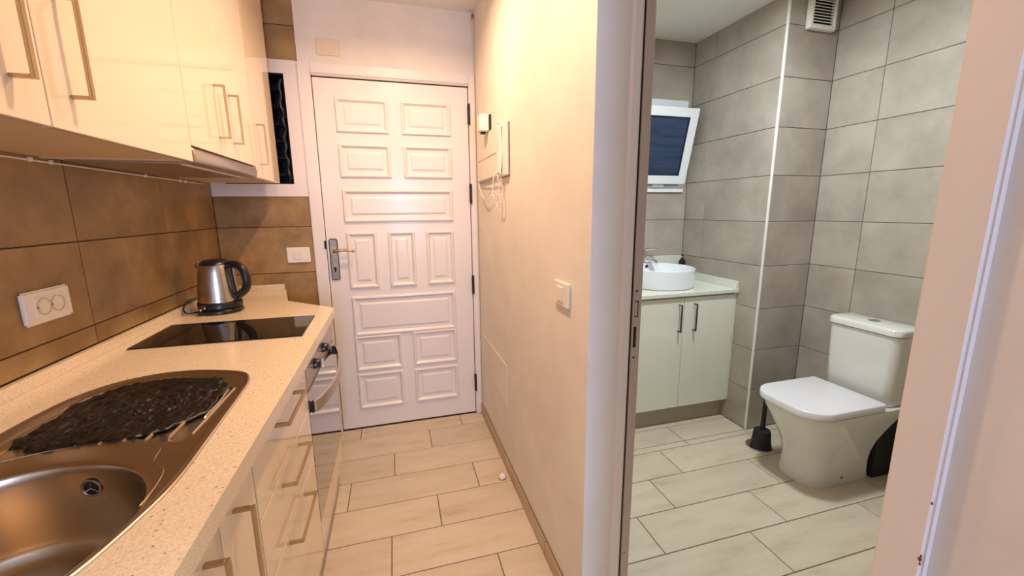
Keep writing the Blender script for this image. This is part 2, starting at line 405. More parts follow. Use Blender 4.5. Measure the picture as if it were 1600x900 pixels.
# ------------------------------------------------------------------ entrance door (door_1)
d1 = thing('door_1', (.045, YB, 0), kind='structure')
DX0, DX1, DZ = -.369, .458, 2.03
B(DX0, DX1, YB, YB+.045, .008, DZ, bev=.003, seg=2).build('leaf', M['doorpaint'], d1)
b = MB()
b.box(-.436, -.3725, YB-.012, YB+.06, 0, 2.098, bev=.004, seg=2)
b.box(.4615, XR-.0005, YB-.012, YB+.06, 0, 2.098, bev=.004, seg=2)
b.box(-.3725, .4615, YB-.012, YB+.06, 2.036, 2.098, bev=.004, seg=2)
b.build('frame', M['doorpaint'], d1)
b = MB(); b.box(-.3725, .4615, YB-.019, YB-.011, 2.045, 2.058, bev=.003); b.build('drip_moulding', M['doorpaint'], d1)
B(-.3725, .4615, YB+.05, YB+.06, 0, 2.036).build('door_stop', M['cavity'], d1)
PAN = [(-.266, .006, 1.757, 1.935), (.076, .353, 1.757, 1.935), (-.266, .007, 1.518, 1.697), (.078, .353, 1.518, 1.697),
       (-.265, .350, 1.270, 1.452), (-.262, -.098, .888, 1.214), (-.035, .118, .888, 1.214), (.184, .349, .890, 1.214),
       (-.260, .347, .599, .839), (-.262, .007, .379, .598), (.076, .348, .381, .600), (-.262, .006, .133, .360), (.076, .348, .135, .356)]
for (x0, x1, z0, z1) in PAN:
    b = MB()
    L = lambda i, y: [(x0+i, y, z0+i), (x1-i, y, z0+i), (x1-i, y, z1-i), (x0+i, y, z1-i)]
    b.loft([L(0, YB+.002), L(0, YB-.006), L(.004, YB-.011), L(.011, YB-.012), L(.020, YB-.003), L(.026, YB+.004), L(.034, YB+.003), L(.050, YB-.005), L(.052, YB-.0055)], cap0=False)
    b.build('panel', M['doorpaint'], d1)
# real recess around the raised fields is cut by the mouldings; the leaf itself stays one board
for z0, z1 in ((1.825, 1.94), (1.373, 1.488), (.816, .931), (.163, .278)):
    b = MB(); b.cyl((.4605, YB-.015, z0), (.4605, YB-.015, z1), .0075, n=14)
    b.box(.4535, .4675, YB-.009, YB+.002, z0+.008, z1-.008); b.build('hinge', M['black'], d1, smooth=True)
lock = B(-.357, -.311, YB-.010, YB-.0005, .945, 1.181, bev=.006, seg=3).build('lock_plate', M['aged'], d1, smooth=True)
b = MB(); b.cyl((-.333, YB-.010, 1.112), (-.333, YB-.048, 1.112), .011, n=20)
b.tube(spline([(-.336, YB-.046, 1.111), (-.31, YB-.050, 1.116), (-.27, YB-.050, 1.118), (-.24, YB-.050, 1.115), (-.222, YB-.046, 1.109)], 5, False), [.009]*4+[.0085]*4+[.0075]*10+[.007]*3, n=12)
b.build('lever', M['nickel'], lock, smooth=True)
b = MB(); b.cyl((-.334, YB-.0105, 1.012), (-.334, YB-.012, 1.012), .0085, n=16); b.box(-.338, -.330, YB-.012, YB-.0105, .990, 1.008); b.build('keyhole', M['mattblack'], lock)
B(-.3790, -.3695, YB-.020, YB-.011, 1.125, 1.172, bev=.003).build('latch_keep', M['mattblack'], d1)

# ------------------------------------------------------------------ bathroom door frame (door_2)
d2 = thing('door_2', (.57, .62, 0), kind='structure')
b = MB(); b.loft([[(.5975, y, z) for y, z in ((.998, 0), (.998, 2.07))], [(.603, .9905, 0), (.603, .9905, 2.07)], [(.622, .989, 0), (.622, .989, 2.07)], [(.626, .991, 0), (.626, .991, 2.07)], [(.626, .999, 0), (.626, .999, 2.07)]], False, False, closed=False)
b.build('casing_far', M['doorpaint'], d2)
B(.6262, .6315, .992, .9985, 0, 2.07).build('gasket', M['mattblack'], d2)
strike = B(.6315, .6575, .9865, .9985, 0, 2.07, bev=.001).build('rebate_strip', M['greymetal'], d2)
B(.6575, .6590, .994, 1.01, 0, 2.07).build('shadow_gap', M['mattblack'], d2)
sp = B(.6330, .6485, .9853, .9868, .893, 1.128, bev=.0005).build('strike_plate', M['greymetal'], d2)
b = MB(); b.box(.6352, .6470, .9848, .9856, 1.034, 1.080); b.build('latch_hole', M['cavity'], sp)
B(.6352, .6440, .9838, .9850, 1.037, 1.077, bev=.001).build('latch_lip', M['greymetal'], sp)
B(.6345, .6435, .9846, .9856, .944, 1.005, bev=.0005).build('bolt_hole', M['mattblack'], sp)
for z in (1.108, .914):
    MB().cyl((.639, .9855, z), (.639, .9843, z), .0032, n=12).build('screw', M['mattblack'], sp)
b = MB(); b.cyl((.641, .9866, .262), (.641, .9835, .262), .004, n=12); b.build('peg', M['greymetal'], d2)
b = MB(); b.box(.4925, .662, .2300, .2722, 0, 2.07, bev=.003, seg=3); b.build('casing_near', M['doorpaint'], d2, smooth=True)
b = MB(); b.box(.4925, .662, .2722, .998, 2.035, 2.07, bev=.003); b.build('head', M['doorpaint'], d2)
for (y, z, s) in ((.2322, 1.045, .0010), (.2324, .985, .0009), (.2330, .981, .0018), (.2323, .976, .0011)):
    MB().sphere((.4930, y, z), s, (.5, 1, 1.6), 10).build('chip', M['rust'], d2)

# ------------------------------------------------------------------ wall fittings in the corridor
vp = B(-.333, -.219, YB-.005, YB, 2.138, 2.216, bev=.002, seg=2).build('blank_cover_plate', M['cream'])
tag(vp, 'small cream blank cover plate high on the wall above the white panelled door', 'wall plate')
b = MB(); b.tube([(.496, YB-.018, 2.40), (.4955, YB-.018, 1.9), (.496, YB-.018, 1.2), (.496, YB-.018, .10)], .0028, n=8)
cb = b.build('cable', M['cream'], smooth=True); tag(cb, 'thin beige cable running down the corner beside the entrance door', 'cable')
B(.489, .5015, YB-.026, YB-.004, 2.392, 2.412, bev=.002).build('clip', M['aged'], cb)
# chime box
ch = thing('door_chime', (.48, 2.15, 1.71), 'small white door chime box with black edge high on corridor wall near the door', 'door chime')
B(.444, .492, 2.13, 2.20, 1.722, 1.806, bev=.006, seg=3).build('cover', M['plastic'], ch, smooth=True)
B(.492, .5015, 2.126, 2.204, 1.728, 1.804, bev=.002).build('back_plate', M['mattblack'], ch)
B(.456, .478, 2.145, 2.185, 1.714, 1.722, bev=.001).build('sounder', M['mattblack'], ch)
# fuse box cover
fbx = thing('fuse_box', (.5, 2.19, 1.49), 'flat cream fuse box cover on corridor wall below the chime, left of the intercom', 'fuse box')
B(.487, XR-.0005, 1.955, 2.425, 1.492, 1.722, bev=.003, seg=2).build('cover', M['wall'], fbx, smooth=True)
B(.4845, .4875, 1.985, 2.39, 1.60, 1.603).build('door_seam', M['cream'], fbx)
# intercom
ic = thing('intercom', (.48, 1.84, 1.478), 'white wall intercom handset with curly cord hanging on the corridor wall', 'intercom')
B(.484, XR-.003, 1.790, 1.925, 1.482, 1.700, bev=.004, seg=3).build('body', M['plastic'], ic, smooth=True)
B(.4985, XR-.0003, 1.784, 1.930, 1.478, 1.704).build('back_plate', M['aged'], ic)  # darker rim stands in for the shadow at the body's back edge
b = MB(); b.loft([[(x-.0+dx, y, z) for dx, y in ((0, 1.852), (-.010, 1.856), (-.014, 1.875), (-.010, 1.898), (0, 1.902))] for x, z in ((.483, 1.492), (.478, 1.50), (.481, 1.53), (.484, 1.60), (.481, 1.67), (.478, 1.695), (.483, 1.702))])
b.build('handset', M['plastic'], ic, smooth=True)
MB().sphere((.478, 1.885, 1.708), .005, (1, 1, 1), 12).build('hook', M['aged'], ic, smooth=True)
pts = []
path = spline([(.462, 1.89, 1.50), (.455, 1.91, 1.46), (.462, 1.93, 1.40), (.475, 1.92, 1.355), (.478, 1.885, 1.35), (.470, 1.86, 1.39), (.468, 1.87, 1.45), (.472, 1.89, 1.488)], 16, False)
for i, p in enumerate(path):
    a = i*1.5; pts.append((p.x+.0045*math.cos(a), p.y+.0045*math.sin(a), p.z+.001*math.sin(a)))
MB().tube(pts, .0019, n=6).build('curly_cord', M['plastic'], ic, smooth=True)
MB().tube(spline([(.494, 2.41, 1.490), (.487, 2.39, 1.475), (.480, 2.30, 1.42), (.477, 2.22, 1.395), (.476, 2.14, 1.40), (.478, 2.02, 1.44), (.481, 1.93, 1.485)], 8, False), .0024, n=8).build('wire', M['plastic'], ic, smooth=True)
MB().tube(spline([(.494, 2.42, 1.486), (.486, 2.30, 1.486), (.483, 2.15, 1.484), (.480, 1.94, 1.487)], 6, False), .0032, n=8).build('wire', M['aged'], ic, smooth=True)
# switches
def rocker_switch(name, label, face, ux, w_, h_, n, parent_loc):
    """face: centre point on wall; ux: unit vector along the wall"""
    t = thing(name, face, label, 'light switch')
    ux = Vector(ux); nrm = ux.cross(Vector((0, 0, 1)))
    mx = Matrix(((ux.x, 0, nrm.x, face[0]), (ux.y, 0, nrm.y, face[1]), (0, 1, 0, face[2]), (0, 0, 0, 1)))
    def bx(nm, x0, x1, y0, y1, z0, z1, m, bev, par):
        b = B(x0, x1, y0, y1, z0, z1, bev=bev, seg=3); bmesh.ops.transform(b.bm, matrix=mx, verts=b.bm.verts); return b.build(nm, m, par, smooth=True)
    bx('plate', -w_/2, w_/2, -h_/2, h_/2, .0005, .010, M['plastic'], .004, t)
    bx('surround', -.028, .028, -.026, .026, .0095, .0108, M['plastic'], .0005, t)
    for k in range(n):
        wd = .046/n; x0 = -.023+k*wd
        bx('rocker', x0+.0006, x0+wd-.0006, -.023, .023, .010, .0138, M['plastic'], .0015, t)
    return t
rocker_switch('light_switch', 'single rocker light switch in square white plate on the long corridor wall', (XR, 1.182, 1.072), (0, -1, 0), .118, .080, 1, None)
rocker_switch('light_switch', 'white double rocker switch on brown tiles beside the entrance door', (-.517, YB, 1.096), (1, 0, 0), .118, .086, 2, None)
# access panel
ap = B(.4985, XR-.0002, 1.875, 2.425, .352, .572, bev=.0012).build('access_panel', M['wall']); tag(ap, 'flush white access panel low on corridor wall just above the baseboard', 'panel')
# socket
so = thing('wall_socket', (XL, 1.354, 1.097), 'white double power socket on the brown kitchen tiles above the sink', 'power socket')
b = MB(); b.box(XL+.0005, XL+.013, 1.277, 1.432, 1.054, 1.140, bev=.005, seg=3); b.build('plate', M['plastic'], so, smooth=True)
B(XL+.012, XL+.0145, 1.306, 1.404, 1.070, 1.124, bev=.001).build('insert', M['plastic'], so)
rotx = Matrix.Rotation(PI/2, 4, 'Y')
for yc_ in (1.333, 1.379):
    s_ = MB().lathe([(.0225, 0), (.0225, .0018), (.0205, .0022), (.0195, -.004), (0, -.0042)], (XL+.0146, yc_, 1.097), 28, rot=rotx).build('socket_well', M['ivory'], so, smooth=True)
    b = MB(); b.cyl((XL+.0105, yc_-.010, 1.097), (XL+.0112, yc_-.010, 1.097), .0028, n=10); b.cyl((XL+.0105, yc_+.010, 1.097), (XL+.0112, yc_+.010, 1.097), .0028, n=10)
    b.build('pin_hole', M['mattblack'], s_)
    MB().cyl((XL+.0145, yc_-.021, 1.097), (XL+.0172, yc_-.021, 1.097), .0026, n=10).build('earth_clip', M['aged'], s_)
# door stop
ds = thing('door_stop', (.455, 1.815, 0), 'small white dome doorstop on the floor tiles beside the baseboard', 'doorstop')
MB().lathe([(.0175, .0), (.0185, .003), (.0180, .010), (.0145, .019), (.008, .0245), (0, .026)], (.455, 1.815, 0), 28).build('dome', M['plastic'], ds, smooth=True)
MB().lathe([(.0205, 0), (.0205, .003), (.018, .004)], (.455, 1.815, 0), 28).build('ring', M['aged'], ds, smooth=True)

# ------------------------------------------------------------------ meter niche in the back wall
ni = thing('meter_niche', (-.66, YB, NZ0), 'white framed open niche with dark racks in the tiled back wall beside the cabinets', 'niche')
b = MB(); y0, y1 = YB-.004, YB+.0025
b.box(XL+.001, NX0, y0, y1, 1.414, 2.10); b.box(NX1, -.4365, y0, y1, 1.414, 2.10)
b.box(NX0, NX1, y0, y1, 1.414, NZ0); b.box(NX0, NX1, y0, y1, NZ1, 2.10); b.build('frame', M['doorpaint'], ni)
b = MB(); b.box(NX0+.001, NX1-.001, YB+.17, YB+.19, NZ0+.001, NZ1-.001)
b.box(NX0+.001, NX0+.006, YB+.003, YB+.17, NZ0+.001, NZ1-.001); b.box(NX1-.006, NX1-.001, YB+.003, YB+.17, NZ0+.001, NZ1-.001)
b.box(NX0+.006, NX1-.006, YB+.003, YB+.17, NZ0+.001, NZ0+.005); b.box(NX0+.006, NX1-.006, YB+.003, YB+.17, NZ1-.005, NZ1-.001)
b.build('lining', M['cavity'], ni)
for k in range(6):
    z = NZ0+.05+k*.088
    B(NX0+.01, NX1-.045, YB+.06, YB+.15, z, z+.004).build('rack', M['smoke'], ni)
    b = MB(); b.tube(spline([(NX1-.20, YB+.05, z+.006), (NX1-.11, YB+.035, z+.012), (NX1-.05, YB+.03, z+.004)], 4, False), .0016, n=6); b.build('rail', M['smoke'], ni)
strip = []
for k in range(24):
    z = NZ0+.012+k*(NZ1-NZ0-.03)/23; strip.append((NX1-.028+.006*math.sin(k*1.7)+.004*math.sin(k*.6), YB+.03+.004*math.cos(k*2.1), z))
MB().tube(strip, [.006+.0035*abs(math.sin(k*1.1)) for k in range(24)], n=8).build('plastic_strip', M['smoke'], ni, smooth=True)

# ------------------------------------------------------------------ kitchen worktop
ct = thing('kitchen_worktop', (-.6, 1.0, .871), 'long cream speckled quartz worktop with cut corner, along the tiled wall', 'worktop')
ZT = .907
SINK = [(-.357, .722), (-.361, .85), (-.365, .95), (-.369, 1.05), (-.377, 1.14), (-.407, 1.207), (-.476, 1.244), (-.555, 1.266), (-.633, 1.262), (-.705, 1.222), (-.748, 1.15), (-.764, 1.06), (-.768, .96),
        (-.770, .86), (-.770, .74), (-.765, .62), (-.742, .52), (-.68, .445), (-.585, .415), (-.49, .432), (-.425, .482), (-.389, .55), (-.367, .638)]
so_ = spline([(x, y, 0) for x, y in SINK], 6)
def offset_loop(L, d):
    out = []; n = len(L)
    for i in range(n):
        t = (L[(i+1) % n]-L[i-1]).normalized(); out.append(Vector((L[i].x-t.y*d, L[i].y+t.x*d, L[i].z)))
    return out
def area2(L): return sum(L[i-1].x*L[i].y-L[i].x*L[i-1].y for i in range(len(L)))
if area2(so_) < 0: so_.reverse()
# offset positive = inside for counter-clockwise loops
def fill_holes(bm, outer, holes, z):
    """planar face between closed loops"""
    es = []
    loops = []
    for L in [outer]+holes:
        vs = [bm.verts.new((p.x, p.y, z)) for p in L]; loops.append(vs)
        for i in range(len(vs)): es.append(bm.edges.new((vs[i-1], vs[i])))
    bmesh.ops.triangle_fill(bm, use_beauty=True, use_dissolve=False, edges=es)
    return loops
def strip_faces(bm, A, Bl):
    n = len(A)
    for i in range(n): bm.faces.new((A[i-1], A[i], Bl[i], Bl[i-1]))
top_poly = [(XL, -.45), (-.277, -.45), (-.277, 1.955), (-.515, 2.183), (-.600, YB-.001), (XL, YB-.001)]
dense = []
for i in range(len(top_poly)):
    a, c_ = Vector((*top_poly[i], 0)), Vector((*top_poly[(i+1) % len(top_poly)], 0)); k = max(1, int((c_-a).length/.25))
    dense += [a.lerp(c_, j/k) for j in range(k)]
b = MB(); hole = offset_loop(so_, .006)
t1 = fill_holes(b.bm, dense, [hole], ZT); t0 = fill_holes(b.bm, dense, [hole], .871)
strip_faces(b.bm, t0[0], t1[0]); strip_faces(b.bm, t0[1], t1[1])
b.build('slab', M['quartz'], ct)
b = MB(); b.box(XL+.0005, XL+.018, -.45, YB-.001, ZT, .938, bev=.001)
b.box(XL+.018, -.603, YB-.018, YB-.001, ZT, .938, bev=.001); b.build('upstand', M['quartz'], ct)

# ------------------------------------------------------------------ sink
sk = thing('kitchen_sink', (-.57, .64, ZT), 'oval stainless steel sink with round bowl and ridged drainer set in worktop', 'sink')
N = len(so_)
BC = Vector((-.572, .640, 0)); BR = .188
bowl = [Vector((BC.x+BR*math.cos(2*PI*i/96), BC.y+BR*math.sin(2*PI*i/96), 0)) for i in range(96)]
# drainer recess outline
DR = [(-.735, .915), (-.66, .925), (-.58, .912), (-.50, .893), (-.44, .868), (-.415, .86), (-.400, .90), (-.397, 1.0), (-.402, 1.10), (-.428, 1.175), (-.49, 1.212), (-.56, 1.234), (-.63, 1.228), (-.685, 1.195), (-.722, 1.13), (-.738, 1.04)]
dr = spline([(x, y, 0) for x, y in DR], 6)
if area2(dr) < 0: dr.reverse()
b = MB(); bm = b.bm
zd = ZT-.001
r0 = [bm.verts.new((p.x, p.y, ZT+.0003)) for p in so_]
r1 = [bm.verts.new((p.x, p.y, ZT+.0022)) for p in offset_loop(so_, .001)]
r2 = [bm.verts.new((p.x, p.y, ZT+.0034)) for p in offset_loop(so_, .0045)]
r3 = [bm.verts.new((p.x, p.y, ZT+.0026)) for p in offset_loop(so_, .008)]
r4 = [bm.verts.new((p.x, p.y, zd+.0008)) for p in offset_loop(so_, .0125)]
for A, Bl in ((r0, r1), (r1, r2), (r2, r3), (r3, r4)): strip_faces(bm, A, Bl)
bo = [Vector((BC.x+(BR+.012)*math.cos(2*PI*i/96), BC.y+(BR+.012)*math.sin(2*PI*i/96), 0)) for i in range(96)]
lo = fill_holes(bm, offset_loop(so_, .0155), [bo, dr], zd)
strip_faces(bm, r4, lo[0])
# bowl: lip, wall, rounded bottom
prev = lo[1]
prof = [(BR+.005, zd-.0005), (BR+.0015, zd-.002), (BR-.0005, zd-.006), (BR-.0015, zd-.02), (BR-.005, zd-.08), (BR-.009, zd-.125)]
for k in range(1, 9):
    a = k/8*PI/2; prof.append((BR-.009-.038*(1-math.cos(a)), zd-.125-.036*math.sin(a)))
prof += [(.10, zd-.163), (.062, zd-.164), (.056, zd-.167), (.050, zd-.172), (.030, zd-.173), (.012, zd-.173)]
for r, z in prof:
    cur = [bm.verts.new((BC.x+r*math.cos(2*PI*i/96), BC.y+r*math.sin(2*PI*i/96), z)) for i in range(96)]
    strip_faces(bm, prev, cur); prev = cur
bm.faces.new(prev)
# drainer recess
prev = lo[2]
for d, z in ((.002, -.0008), (.005, -.0035), (.009, -.0048)):
    cur = [bm.verts.new((p.x, p.y, zd+z)) for p in offset_loop(dr, d)]; strip_faces(bm, prev, cur); prev = cur
bm.faces.new(prev)
bmesh.ops.remove_doubles(bm, verts=bm.verts, dist=1e-6)
b.build('body', M['sink'], sk, smooth=True, angle=50)
# pressed step between the bowl surround and the drainer
stp = spline([(-.755, .84, ZT), (-.70, .868, ZT), (-.62, .893, ZT), (-.55, .886, ZT), (-.48, .868, ZT), (-.440, .846, ZT), (-.432, .818, ZT), (-.425, .795, ZT), (-.398, .765, ZT), (-.388, .72, ZT), (-.386, .67, ZT)], 8, False)
MB().tube([(p.x, p.y, zd-.0005) for p in stp], [.0004]+[.0013]*(len(stp)-2)+[.0004], n=8).build('pressed_step', M['sink'], sk, smooth=True)
for i in range(9):
    x = -.712+i*.0385
    y0 = .897+.006*math.sin(i) if x < -.5 else .885
    y1 = 1.10+.11*math.sin(PI*min(1, max(0, (x+.74)/.34)))
    MB().tube([(x, y0-.004, zd-.0055), (x, y0+.002, zd-.0018), (x+.002, (y0+y1)/2, zd-.0018), (x+.004, y1, zd-.0018), (x+.004, y1+.006, zd-.0055)], [.0015, .0036, .0036, .0036, .0015], n=8).build('drain_ridge', M['sink'], sk, smooth=True)
MB().tube(spline([(-.409, .955, zd-.004), (-.4085, .965, zd-.0015), (-.407, 1.02, zd-.0012), (-.409, 1.06, zd-.001), (-.414, 1.10, zd-.0014), (-.418, 1.112, zd-.004)], 4, False), .0035, n=8).build('drain_ridge', M['sink'], sk, smooth=True)
# overflow
a_ = math.radians(78); oc = Vector((BC.x+(BR-.004)*math.cos(a_), BC.y+(BR-.004)*math.sin(a_), zd-.045))
rot = Vector((-math.cos(a_), -math.sin(a_), 0)).to_track_quat('Z', 'Y').to_matrix().to_4x4()
of = MB().lathe([(.0165, 0), (.0165, .002), (.0145, .0028), (.0125, .0015)], oc, 28, rot=rot).build('overflow', M['aged'], sk, smooth=True)
MB().lathe([(.0128, .0008), (0, .0008)], oc, 28, rot=rot).build('hole', M['mattblack'], of)
b = MB()
for k in range(3):
    an = PI/2+k*2*PI/3; p1 = rot @ Vector((.012*math.cos(an), .012*math.sin(an), .0018))
    b.tube([oc+rot @ Vector((0, 0, .0018)), oc+p1], .0006, n=6)
b.build('spider', M['chrome'], of)
dn = MB().lathe([(.040, .0), (.040, .0015), (.036, .0025), (.030, .001), (.012, -.0005), (0, .001)], (BC.x, BC.y, zd-.1725), 32).build('waste_strainer', M['chrome'], sk, smooth=True)

# drying mat (crumpled)
from mathutils import noise
MATP = [(-.712, .935), (-.688, .912), (-.655, .893), (-.599, .900), (-.531, .898), (-.487, .903), (-.451, .931), (-.413, .982), (-.414, 1.044), (-.416, 1.114), (-.432, 1.150), (-.464, 1.186), (-.55, 1.208), (-.634, 1.214), (-.687, 1.170), (-.716, 1.100), (-.712, 1.03), (-.712, .985)]
mp_ = spline([(x, y, 0) for x, y in MATP], 9)
if area2(mp_) < 0: mp_.reverse()
cc = sum(mp_, Vector())/len(mp_)
b = MB(); rings = []
nr = 64
for k in range(nr+1):
    f = 1-k/nr*.985; ring = []
    for i, p in enumerate(mp_):
        q = cc+(p-cc)*f
        if k < 6: q = q+(p-cc).normalized()*.006*noise.noise(Vector((p.x*60, p.y*60, 1)))
        hgt = .0035+.0085*abs(noise.noise(Vector((q.x*50, q.y*26, 0))))+.004*abs(noise.noise(Vector((q.x*110+q.y*30, q.y*70, 5))))
        if k == 0: hgt = .001
        ring.append((q.x, q.y, zd-.004+.0015+hgt))
    rings.append(ring)
b.loft(rings, False, True)
dm = b.build('drying_mat', M['mat'], smooth=True, angle=80); tag(dm, 'crumpled black drying mat lying on the steel sink drainer', 'mat')

# ------------------------------------------------------------------ cooktop
ck = thing('cooktop', (-.58, 1.667, ZT), 'black glass cooktop set flush in the worktop before the kettle', 'cooktop')
b = MB(); b.prism([(-.832, 1.526), (-.327, 1.519), (-.335, 1.815), (-.838, 1.818)], ZT+.0005, ZT+.0055, bev=.0012); b.build('glass', M['blackglass'], ck)
b = MB(); b.prism([(-.8335, 1.5245), (-.3255, 1.5175), (-.3335, 1.8165), (-.8395, 1.8195)], ZT+.0001, ZT+.0018); b.build('rim', M['steel'], ck)

# ------------------------------------------------------------------ kettle
kx, ky = -.745, 2.035
kb = thing('power_base', (kx, ky, ZT), 'round black power base under the kettle on the worktop', 'power base')
MB().lathe([(.0, .0), (.082, .0), (.085, .004), (.084, .014), (.078, .020), (.0, .021)], (kx, ky, ZT), 40).build('disc', M['black'], kb, smooth=True)
b = MB(); b.tube(spline([(kx-.08, ky-.03, ZT+.008), (kx-.11, ky-.05, ZT+.012), (kx-.126, ky-.03, ZT+.03), (kx-.129, ky+.03, ZT+.05), (kx-.13, ky+.12, ZT+.045)], 8, False), .003, n=8); b.build('power_cord', M['black'], kb, smooth=True)
kt = thing('kettle', (kx, ky, ZT+.021), 'brushed steel kettle with black lid and handle near the tiled corner', 'kettle')
z0 = ZT+.022
MB().lathe([(0, 0), (.080, 0), (.083, .004), (.082, .026), (.079, .030)], (kx, ky, z0), 48).build('base_band', M['black'], kt, smooth=True)
MB().lathe([(.079, .028), (.0785, .034), (.075, .075), (.070, .115), (.0645, .155), (.060, .180), (.058, .186)], (kx, ky, z0), 56).build('body', M['kettle'], kt, smooth=True)
MB().lathe([(.0585, .185), (.0565, .190), (.050, .199), (.036, .206), (.014, .209), (0, .2095)], (kx, ky, z0), 40).build('lid', M['black'], kt, smooth=True)
hd = Vector((.92, -.39, 0)).normalized(); kc = Vector((kx, ky, z0))
hp = [kc+hd*r+Vector((0, 0, z)) for r, z in ((.052, .183), (.075, .186), (.104, .182), (.128, .162), (.138, .125), (.132, .086), (.108, .062), (.090, .052), (.076, .056))]
hs = spline(hp, 5, False); nn = len(hs)
b = MB(); b.tube(hs, [.0135+.004*math.sin(PI*i/(nn-1)) for i in range(nn)], n=14); b.tube([kc+hd*.066+Vector((0, 0, .17)), kc+hd*.070+Vector((0, 0, .12)), kc+hd*.077+Vector((0, 0, .06))], [.010, .009, .010], n=12)
b.build('handle', M['black'], kt, smooth=True)
sd = -hd
b = MB(); tp = [kc+sd*r+Vector((0, 0, z)) for r, z in ((.050, .140), (.062, .165), (.080, .186))]
b.tube(tp, [.006, .016, .017], n=14); b.build('spout', M['kettle'], kt, smooth=True)
b = MB(); s2 = Vector((-.45, -.89, 0)).normalized()
b.tube([kc+s2*.076+Vector((0, 0, .014)), kc+s2*.095+Vector((0, 0, .012))], [.013, .012], n=12); b.build('switch', M['black'], kt, smooth=True)
b = MB(); pb = kc+s2*.096+Vector((0, 0, .006)); b.sphere(pb, .005, n=10); b.sphere(pb+Vector((.016, -.002, .006)), .004, n=10); b.build('indicator', M['chrome'], kt, smooth=True)
b = MB(); b.tube([kc+hd*.072+Vector((0, 0, .032)), kc+hd*.100+Vector((0, 0, .030)), kc+hd*.104+Vector((0, 0, .029))], [.006, .005, .004], n=8); b.build('lever', M['black'], kt, smooth=True)
b = MB(); rp = (Vector((0, 0, 0))-Vector((kx, ky, 0))); rp.z = 0; rp.normalize(); tn = Vector((-rp.y, rp.x, 0))
for k, ww in ((.0, .014), (-.005, .010)):
    p = kc+rp*.0788+Vector((0, 0, .045+k)); b.tube([p-tn*ww, p, p+tn*ww], .0006, n=4)
b.build('print', M['aged'], kt)

# ------------------------------------------------------------------ handles helper
def bar_handle(p0, p1, out, wall_gap, m, parent, wid=.010, th=.006):
    """flat bow handle: p0,p1 are fixing points on the door face; out = unit outward normal"""
    p0, p1, out = Vector(p0), Vector(p1), Vector(out); d = (p1-p0).normalized(); s = d.cross(out)
    b = MB()
    def slab(a, c_, n1):
        # rectangular bar from a to c_, thickness th along n1, width wid along s
        t = bmesh.new(); dd = (c_-a)
        vs = [t.verts.new(q+n1*u*th/2+s*v*wid/2) for q in (a, c_) for u, v in ((-1, -1), (1, -1), (1, 1), (-1, 1))]
        for f in ((0, 1, 2, 3), (7, 6, 5, 4), (0, 4, 5, 1), (1, 5, 6, 2), (2, 6, 7, 3), (3, 7, 4, 0)): t.faces.new([vs[i] for i in f])
        bmesh.ops.recalc_face_normals(t, faces=t.faces)
        bmesh.ops.bevel(t, geom=t.edges[:], offset=.0008, segments=1, affect='EDGES'); b.add(t)
    g = wall_gap
    slab(p0-d*th/2+out*g, p1+d*th/2+out*g, out)
    slab(p0+out*.0003, p0+out*(g-th/2), d); slab(p1+out*.0003, p1+out*(g-th/2), d)
    return b.build('handle', m, parent)

# ------------------------------------------------------------------ base cabinets
XF = -.295
def carcass(x0, x1, y0, y1, z0, z1, parent, t=.016, name='carcass', m=None):
    b = MB(); b.box(x0, x1, y0, y0+t, z0, z1); b.box(x0, x1, y1-t, y1, z0, z1); b.box(x0, x1, y0+t, y1-t, z0, z0+t); b.box(x0, x0+.006, y0+t, y1-t, z0+t, z1)
    return b.build(name, m or M['carcass'], parent)
for (y0, y1, split, hz, lab) in ((.06, .842, (.06, .36, .680, .842), None, 'gloss cream cabinet under the sink with two vertical bar handles'),):
    c = thing('base_cabinet', (-.6, (y0+y1)/2, .16), lab, 'cabinet')
    carcass(-.880, XF-.019, y0, y1, .165, .868, c)
    for a, e, hy in ((.06, .36, .335), (.36, .680, .620), (.680, .842, .737)):
        d = B(XF-.018, XF, a+.0015, e-.0015, .185, .862, bev=.0012).build('door', M['gloss'], c)
        if hy > .5: bar_handle((XF, hy, .825), (XF, hy, .655), (1, 0, 0), .030, M['nickel'], d)
c = thing('drawer_unit', (-.6, 1.1, .16), 'gloss cream drawer unit between sink cabinet and oven, three bar handles', 'cabinet')
carcass(-.880, XF-.019, .845, 1.358, .165, .868, c)
for z0, z1, hz in ((.714, .862, .838), (.548, .711, .680), (.185, .545, .520)):
    d = B(XF-.018, XF, .8465, 1.3565, z0, z1, bev=.0012).build('drawer', M['gloss'], c)
    bar_handle((XF, 1.012, hz), (XF, 1.198, hz), (1, 0, 0), .030, M['nickel'], d)
c = thing('base_cabinet', (-.6, -.2, .16), 'gloss cream cabinet at the near end of the worktop beyond the sink cabinet', 'cabinet')
carcass(-.880, XF-.019, -.44, .057, .165, .868, c)
B(XF-.018, XF, -.438, .0555, .185, .862, bev=.0012).build('door', M['gloss'], c)
pl = B(-.350, -.335, -.44, 1.955, 0.001, .164, bev=.001).build('plinth_board', M['gloss'])
tag(pl, 'glossy plinth board at floor level under the base cabinets and oven', 'plinth')

